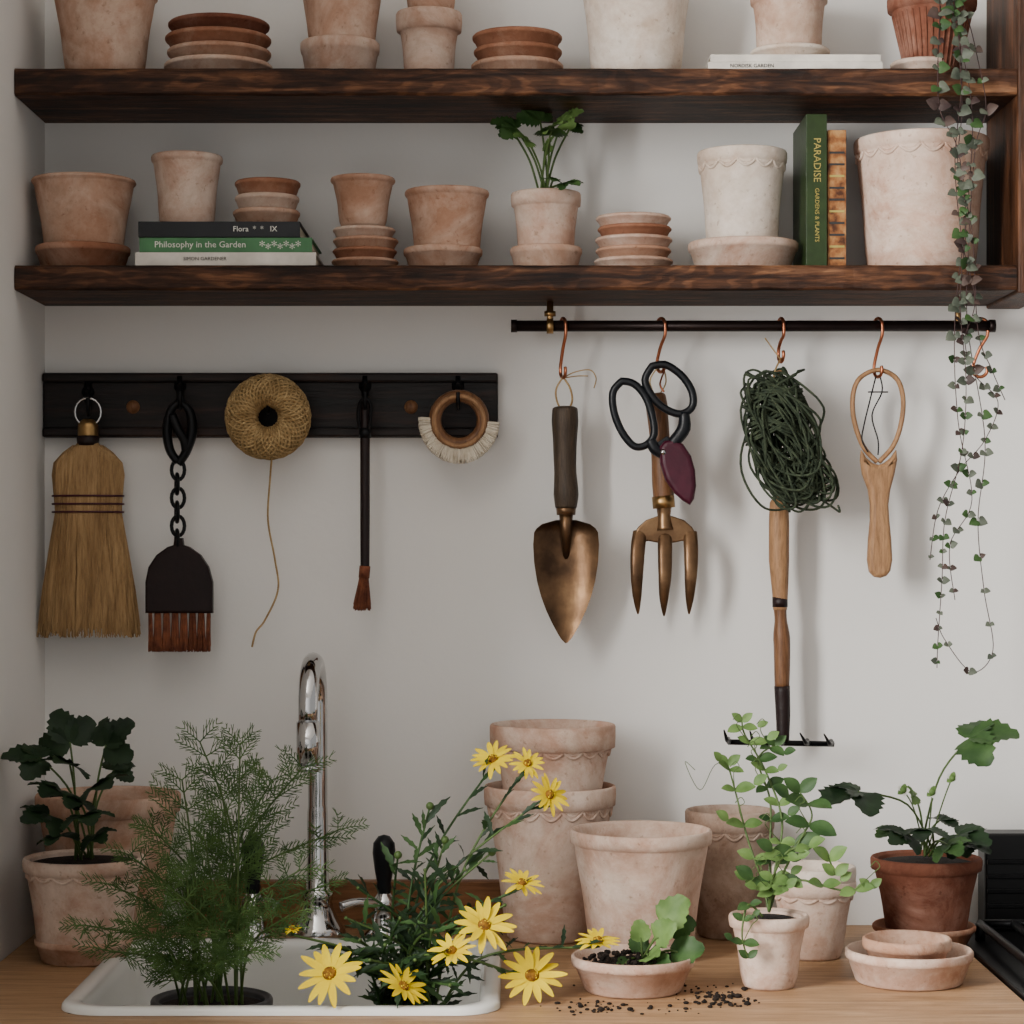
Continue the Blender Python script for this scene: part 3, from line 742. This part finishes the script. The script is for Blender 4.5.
# ------------------------------------------------------------------ worktop pots
def cpot(cx,rw,bw,top,base,mat,D=None,zz=CT+e,**k):
    D=D if D else Dc(base)-bw*S(.2)/2; s=S(D); rt=rw*s/2
    h=HZ-(top-547)*S(D-rt)-zz; b=B(); pot(b,(cx-512)*s,-D,zz,h,bw*s/2,rt,mat,**k); return b,(cx-512)*s,D,zz+h
b,x,D_,zt1=cpot(550,132,86,778,944,TP,D=.092,rimh=.14,scal=18)
pot(b,x+.003,-.092,zt1-.052,.052+(HZ-(719-547)*S(.02)-zt1),.052,.0765,TP,rimh=.24,scal=18)
b.done('stacked_terracotta_pots',True)
b,*_=cpot(641,143,98,820,968,TP,rimh=.12); b.done('terracotta_pot',True)
b,x,D_,zt1=cpot(730,90,66,804,941,TD,D=.075,rimh=.16,scal=14)
b.lathe([(.036,-.028),(.0385,-.026),(.0385,-.016),(.036,-.015),(.033,-.018),(.03,-.09),(0,-.09)],(x,-.075,zt1),TP,48)
b.done('stacked_terracotta_pots',True)
b,x,D_,zt1=cpot(813,86,56,872,962,TP,rimh=.2,scal=12)
pot(b,x+.001,-D_,zt1-.052,.067,.026,.0485,TW,rimh=.3); b.done('stacked_terracotta_pots',True)
D=.365; s=S(D); b=B(); saucer(b,(909-512)*s,-D,CT+e,.036,.058,.069,TP); b.done('terracotta_saucer',True)
b=B(); saucer(b,(907-512)*s,-D,CT+.0058,.043,.034,.048,TT); b.done('terracotta_saucer',True)
# pea seedlings
b,x,D_,zt1=cpot(769,80,52,907,992,TP,rimh=.2,soil=.008)
def pea(P0,pts,sz,mat,step=5):
    pp=spl([P0]+[P(*q) for q in pts],7); b.tube(pp,[.0016,.0009],ST,6)
    for i in range(6,len(pp)-1,step):
        c=pp[i]; 
        for sg in (1,-1):
            d=V((sg*R.uniform(.5,1),-R.uniform(.1,.7),R.uniform(-.2,.7))); f=.75+.35*R.random()
            b.blade(c,d,(R.uniform(-.4,.4),-.7,.7),sz*f,sz*.66*f,mat,'oval',0,.2,.12,7,2)
            if R.random()<.4: b.blade(c+d.normalized()*sz*1.0*f,d+V((sg*.1,0,.5)),(0,-.8,.5),sz*.75*f,sz*.5*f,mat,'oval',0,.2,.12,7,2)
        if R.random()<.4:
            q=c+V((R.uniform(-.02,.02),-.01,.02)); b.tube(spl([c,q,q+V((.006,0,.006)),q+V((.002,0,.012)),q+V((-.004,0,.006))],4),.0005,ST,4)
    c=pp[-1]
    for sg in (1,-1): b.blade(c,(sg*.6,-.3,.6),(0,-.8,.4),sz*.8,sz*.5,mat,'oval',0,.2,.12,7,2)
Pb=P(769,912,D_)
pea(Pb,[(762,880,.38),(748,840,.37),(735,790,.36),(728,765,.36)],.022,LL)
pea(Pb,[(775,870,.38),(782,820,.37),(765,770,.36),(745,735,.36),(742,722,.36)],.019,LL)
pea(Pb,[(780,880,.39),(800,840,.40),(812,815,.40),(800,792,.40)],.030,LM,6)
pea(Pb,[(772,880,.40),(790,850,.41),(822,850,.42),(835,875,.42)],.024,LL,6)
pea(Pb,[(775,890,.40),(800,880,.41),(840,890,.42),(870,888,.42)],.020,LL,6)
pea(Pb+V((-.01,-.03,0)),[(748,905,.43),(742,935,.44),(748,958,.44)],.017,LM,5)
pea(Pb,[(770,850,.37),(770,800,.36),(758,760,.36),(775,745,.36)],.020,LM)
b.tube(spl([P(735,760,.36),P(715,765,.36),P(700,790,.36),P(685,762,.36),P(695,770,.36)],6),.0004,ST,4)
b.done('potted_pea_seedlings',True)
# seedling saucer
D=Dc(1000)-.052; s=S(D); x=(633-512)*s; b=B(); saucer(b,x,-D,CT+e,.038,.052,.066,TP)
b.lathe([(.057,.022),(.035,.030),(.015,.034),(0,.035)],(x,-D,CT+e),SOIL,28)
for i in range(200):
    a=R.uniform(0,6.28); q=.055*R.random()**.5; b.ball((x+q*math.cos(a),-D+q*math.sin(a),CT+.032+.008*(1-q/.055)),R.uniform(.001,.0032),SOIL,5,3)
for (tx,ty,dd,sz,m) in [(678,905,0,.036,LL),(690,950,-.02,.034,LM),(665,930,-.02,.030,LL),(640,930,0,.022,LL),(650,955,-.02,.028,LL),(620,965,-.03,.018,LM),(690,920,.01,.028,LM),(640,950,.01,.022,LM),(660,962,-.03,.026,LM)]:
    P0=V((x+.01,-D,CT+.033)); P1=P(tx,ty,D-dd); dv=P1-P0
    b.tube(spl([P0,P0.lerp(P1,.5)+V((0,0,.004)),P0.lerp(P1,.75)],4),.0013,ST,6)
    b.blade(P0.lerp(P1,.6),V((dv.x,dv.y-.006,dv.z)),(-dv.x*4,-.8,.6),sz*1.1,sz*1.05,m,'round',.12,.15,.10,10,3,.06)
b.done('seedling_saucer',True)
# right strawberry plant
D=.135; s=S(D); b=B(); saucer(b,(924-512)*s,-D,CT+e,.024,.050,.061,TO)
zt1=HZ-(849-547)*S(D-.066); pot(b,(926-512)*s,-D,CT+.0055,zt1-CT-.0055,.044,.0655,TR,rimh=.17,scal=0,soil=.008)
P0=P(926,855,D)
for (tx,ty,dd,sz,m) in [(858,792,.22,.056,LD),(970,738,.15,.058,LM),(958,835,.18,.044,LD),(925,830,.21,.036,LD),(905,835,.20,.034,LD),(895,830,.18,.030,LM),(948,845,.21,.032,LM),(968,845,.17,.030,LD),(940,820,.12,.03,LD),(915,795,.14,.022,LL)]:
    tri(b,P0+V((R.uniform(-.012,.012),R.uniform(-.02,.01),0)),P(tx,ty,dd),sz,m,spread=1.2)
for (tx,ty) in ((952,778),(932,792),(903,790)):
    c=P(tx,ty,.17); b.tube(spl([P0,P0.lerp(c,.6)+V((0,-.01,.01)),c],5),.0009,ST,5)
    b.ball(c,.0045,LL,8,5)
    for k2 in range(5): a=2*pi*k2/5; b.blade(c,(math.cos(a),-.3,math.sin(a)),(0,-1,.2),.008,.007,LL if k2%2 else FW,'round',0,.1,.05,4,1)
b.done('potted_strawberry_plant',True)
# left: back pot, front strawberry
b=B(); pot(b,-.488,-.092,CT+e,HZ-(786-547)*S(.01)-CT,.060,.087,TT,rimh=.14); b.done('terracotta_pot',True)
D=.236; s=S(D); b=B(); x=(84-512)*s; saucer(b,x,-D,CT+e,.026,.048,.056,TT)
zt1=HZ-(848-547)*S(D-.07); pot(b,x,-D,CT+.0055,zt1-CT-.0055,.050,.0695,TP,rimh=.15,scal=16,soil=.008)
P0=V((x,-D,zt1-.006))
for (tx,ty,dd,sz,m) in [(40,758,.25,.044,LD),(70,742,.22,.044,LD),(106,745,.24,.042,LD),(60,790,.29,.042,LD),(98,785,.28,.042,LD),(48,815,.30,.038,LD),(85,815,.32,.038,LD),(70,765,.27,.038,LD),(114,770,.20,.03,LD),(60,835,.30,.032,LD),(95,835,.31,.028,LD),(78,800,.30,.036,LD)]:
    tri(b,P0+V((R.uniform(-.01,.01),R.uniform(-.01,.01),0)),P(tx,ty,dd),sz,m,spread=1.2)
b.done('potted_strawberry_plant',True)
# ------------------------------------------------------------------ fennel in sink
b=B(); D=.43; FX=(212-512)*S(D); NP=mk('nursery_pot_grey',(.10,.10,.105),30,.5,0,.1)
pot(b,FX,-D,SB+.0015,.145,.048,.064,NP,rimh=.1,soil=.01)
FZ=SB+.136
def frond(P0,P1,stemr=.0017,first=.42):
    L=(P1-P0).length; mid=P0.lerp(P1,.55)+V(((P0.x-P1.x)*.3,0,L*.08))
    pp=spl([P0,mid,P1],13); b.tube(pp,[stemr,stemr*.5],ST if R.random()<.8 else LF,5)
    n=len(pp)
    for i in range(int(n*first),n,3):
        t=i/n; T=(pp[min(i+1,n-1)]-pp[i-1]).normalized()
        for sg in (1,-1):
            bl=(L*.24*(1.2-t)+.014)*R.uniform(.6,1.2)
            side=V((sg*R.uniform(.6,1),R.uniform(-.7,.5),R.uniform(-.3,.4)))
            bd=(T*.7+side).normalized(); q0=pp[i]
            br=[q0,q0+bd*bl*.5,q0+bd*bl+V((0,0,-bl*.1))]; b.tube(br,[.0008,.0005],LF,3,caps=False)
            m=max(5,int(bl/.0048))
            for k in range(m):
                u=(k+1)/m; c=q0+bd*bl*u
                for s2 in (1,-1):
                    fd=(bd*.9+bd.cross(V((R.uniform(-.5,.5),-1,R.uniform(-.3,.3)))).normalized()*s2*.8+V((0,R.uniform(-.3,.3),0))).normalized()
                    fl=R.uniform(.007,.017)*(1.2-u*.5); c1=c+fd*fl
                    b.tube([c,c1],[.0006,.00035],LF,3,caps=False)
                    b.tube([c+fd*fl*.4,c+fd*fl*.4+(fd+bd*.9).normalized()*fl*.6],[.0005,.00035],LF,3,caps=False)
for (tx,ty,dd) in [(200,742,.40),(240,745,.42),(272,780,.40),(182,780,.45),(152,828,.42),(112,885,.46),(84,925,.50),(302,768,.38),(338,830,.36),(300,870,.46),(105,950,.52),(205,840,.45),(165,885,.50),(290,915,.5),(195,930,.52),(240,915,.50),(138,925,.52),(230,960,.53),(170,970,.53),(130,855,.44),(325,885,.42),(220,785,.41),(185,870,.48),(255,950,.53),(150,950,.53)]:
    frond(V((FX+R.uniform(-.035,.035),-D+R.uniform(-.03,.02),FZ)),P(tx,ty,dd))
b.done('potted_fennel')
# ------------------------------------------------------------------ daisies in sink
b=B(); D=.40; GX=(410-512)*S(D)
pot(b,GX,-D,SB+.0015,.12,.05,.066,NP,rimh=.1,soil=.01); GZ=SB+.113
def flower(c,n,r,npet=14):
    n=V(n).normalized(); u=n.orthogonal().normalized(); w=n.cross(u)
    for k in range(npet):
        a=2*pi*k/npet+R.uniform(-.1,.1); d=(u*math.cos(a)+w*math.sin(a)+n*R.uniform(.05,.4)).normalized()
        b.blade(c+d*r*.12,d,n,r*R.uniform(.82,1.02),r*.255,YE,'petal',0,R.uniform(.0,.3),.10,6,1)
    q=n.to_track_quat('Z','Y').to_matrix()
    b.lathe([(r*.22,-.001),(r*.23,.002),(r*.17,.0045),(0,.005)],c,YC,16,q)
    for k in range(30):
        a=R.uniform(0,6.28); rr_=r*.2*R.random()**.5; b.ball(c+u*rr_*math.cos(a)+w*rr_*math.sin(a)+n*.004,.0011,YC if k%3 else YE,4,3)
    b.lathe([(0,-.006),(r*.14,-.005),(r*.22,-.001)],c,LM,12,q)
def dstem(P0,P1,leaves=True,bend=(0,0,0),dens=1):
    mid=P0.lerp(P1,.5)+V(((P0.x-P1.x)*.2,0,.02))+V(bend); pp=spl([P0,mid,P1],14); b.tube(pp,[.0019,.0012],ST if R.random()<.5 else LM,6)
    for i in range(3,len(pp)-3):
        T=(pp[i+1]-pp[i-1]).normalized()
        if R.random()>.75*dens: continue
        sd=V((R.uniform(-1,1),R.uniform(-1,.6),R.uniform(-.4,.6))); d=(T*.9+sd.normalized()).normalized()
        L=R.uniform(.018,.038); b.blade(pp[i],d,V((R.uniform(-.5,.5),-.6,.7)),L,L*.20,R.choice([LD,LM,LD]),'lance',.5,.2,.1,7,1)
fl=[(493,760,.36,(-.2,-.6,.75),.025,(0,0,0)),(527,764,.38,(.25,-.7,.6),.019,(0,0,0)),(549,795,.40,(.45,-.8,.35),.022,(0,0,0)),
(522,884,.44,(.2,-.45,.85),.022,(0,0,0)),(598,942,.45,(.1,-.35,.95),.023,(0,0,.01)),(532,976,.47,(.0,-.75,.7),.033,(0,0,.03)),
(484,926,.50,(.2,-.75,.65),.031,(0,0,.02)),(452,952,.51,(-.2,-.5,.85),.025,(0,0,.01)),(403,987,.53,(.5,-.5,.7),.026,(0,0,.03)),(330,974,.53,(-.1,-.8,.65),.033,(0,0,.03)),(293,930,.50,(-.1,-.3,.9),.009,(0,0,0))]
for (px,py,dd,n,r,bd) in fl:
    c=P(px,py,dd); nn_=V(n).normalized(); c0=V((GX+R.uniform(-.03,.03),-D+R.uniform(-.03,.03),GZ))
    dstem(c0,c-nn_*.006,True,bd); flower(c,n,r)
for (px,py,dd) in [(430,806,.38),(445,840,.40),(398,855,.42),(358,888,.42),(346,918,.45),(465,870,.42),(492,852,.40),(425,870,.44),(342,955,.5),(370,960,.52),(432,930,.48),(400,918,.47),(470,960,.48),(505,905,.46),(440,900,.45),(385,945,.5),(415,960,.52),(360,940,.48),(450,985,.52)]:
    c0=V((GX+R.uniform(-.03,.03),-D+R.uniform(-.03,.03),GZ)); c=P(px,py,dd); dstem(c0,c); b.ball(c,.0045 if py<870 else .002,ST,8,6)
b.done('potted_yellow_daisies')
# crumbs: loose soil in drifts
b=B()
for (cx,cD,sx,sd,n) in [(708,.45,20,.020,70),(690,.42,30,.03,40),(590,.50,22,.018,45),(735,.48,12,.012,35),(640,.52,45,.01,30),(600,.40,10,.02,14)]:
    for i in range(n):
        px=R.gauss(cx,sx); D=min(.56,max(.30,R.gauss(cD,sd))); x=(px-512)*S(D)
        if x<.0 or x>.5: continue
        r_=abs(R.gauss(.0008,.0011))+.0004
        b.ball((x,-D,CT+r_*.5),min(.0042,r_),SOIL,6,4,(R.uniform(.7,1.5),1,.7))
b.done('spilled_soil')
# ------------------------------------------------------------------ light & camera
w=bpy.data.worlds.new('world'); bpy.context.scene.world=w; w.use_nodes=True
nt=w.node_tree; bg=nt.nodes['Background']
tc=nt.nodes.new('ShaderNodeTexCoord'); sp=nt.nodes.new('ShaderNodeSeparateXYZ'); nt.links.new(tc.outputs['Generated'],sp.inputs[0])
mr=nt.nodes.new('ShaderNodeMapRange'); mr.inputs[1].default_value=-1; nt.links.new(sp.outputs['X'],mr.inputs[0])
r=ramp(nt,mr.outputs[0],[(.1,(1,.98,.95)),(.75,(.22,.215,.208))])
nt.links.new(r.outputs[0],bg.inputs[0]); bg.inputs[1].default_value=2.15
def area(name,loc,tgt,size,sy,power,col):
    l=bpy.data.lights.new(name,'AREA'); l.shape='RECTANGLE'; l.size=size; l.size_y=sy; l.energy=power; l.color=col
    o=bpy.data.objects.new(name,l); o.location=loc; o.rotation_euler=(V(tgt)-V(loc)).to_track_quat('-Z','Y').to_euler()
    bpy.context.collection.objects.link(o)
area('window_light',(-1.7,-1.9,1.95),(0.1,0,1.35),1.1,1.3,215,(1,.98,.945))
cam=bpy.data.cameras.new('camera'); co=bpy.data.objects.new('camera',cam); bpy.context.collection.objects.link(co)
co.location=(0,-CAMD,HZ); co.rotation_euler=(pi/2,0,0); cam.sensor_width=36; cam.lens=CAMD/PX/1024*36; cam.shift_y=35/1024
cam.clip_start=.01
bpy.context.scene.camera=co
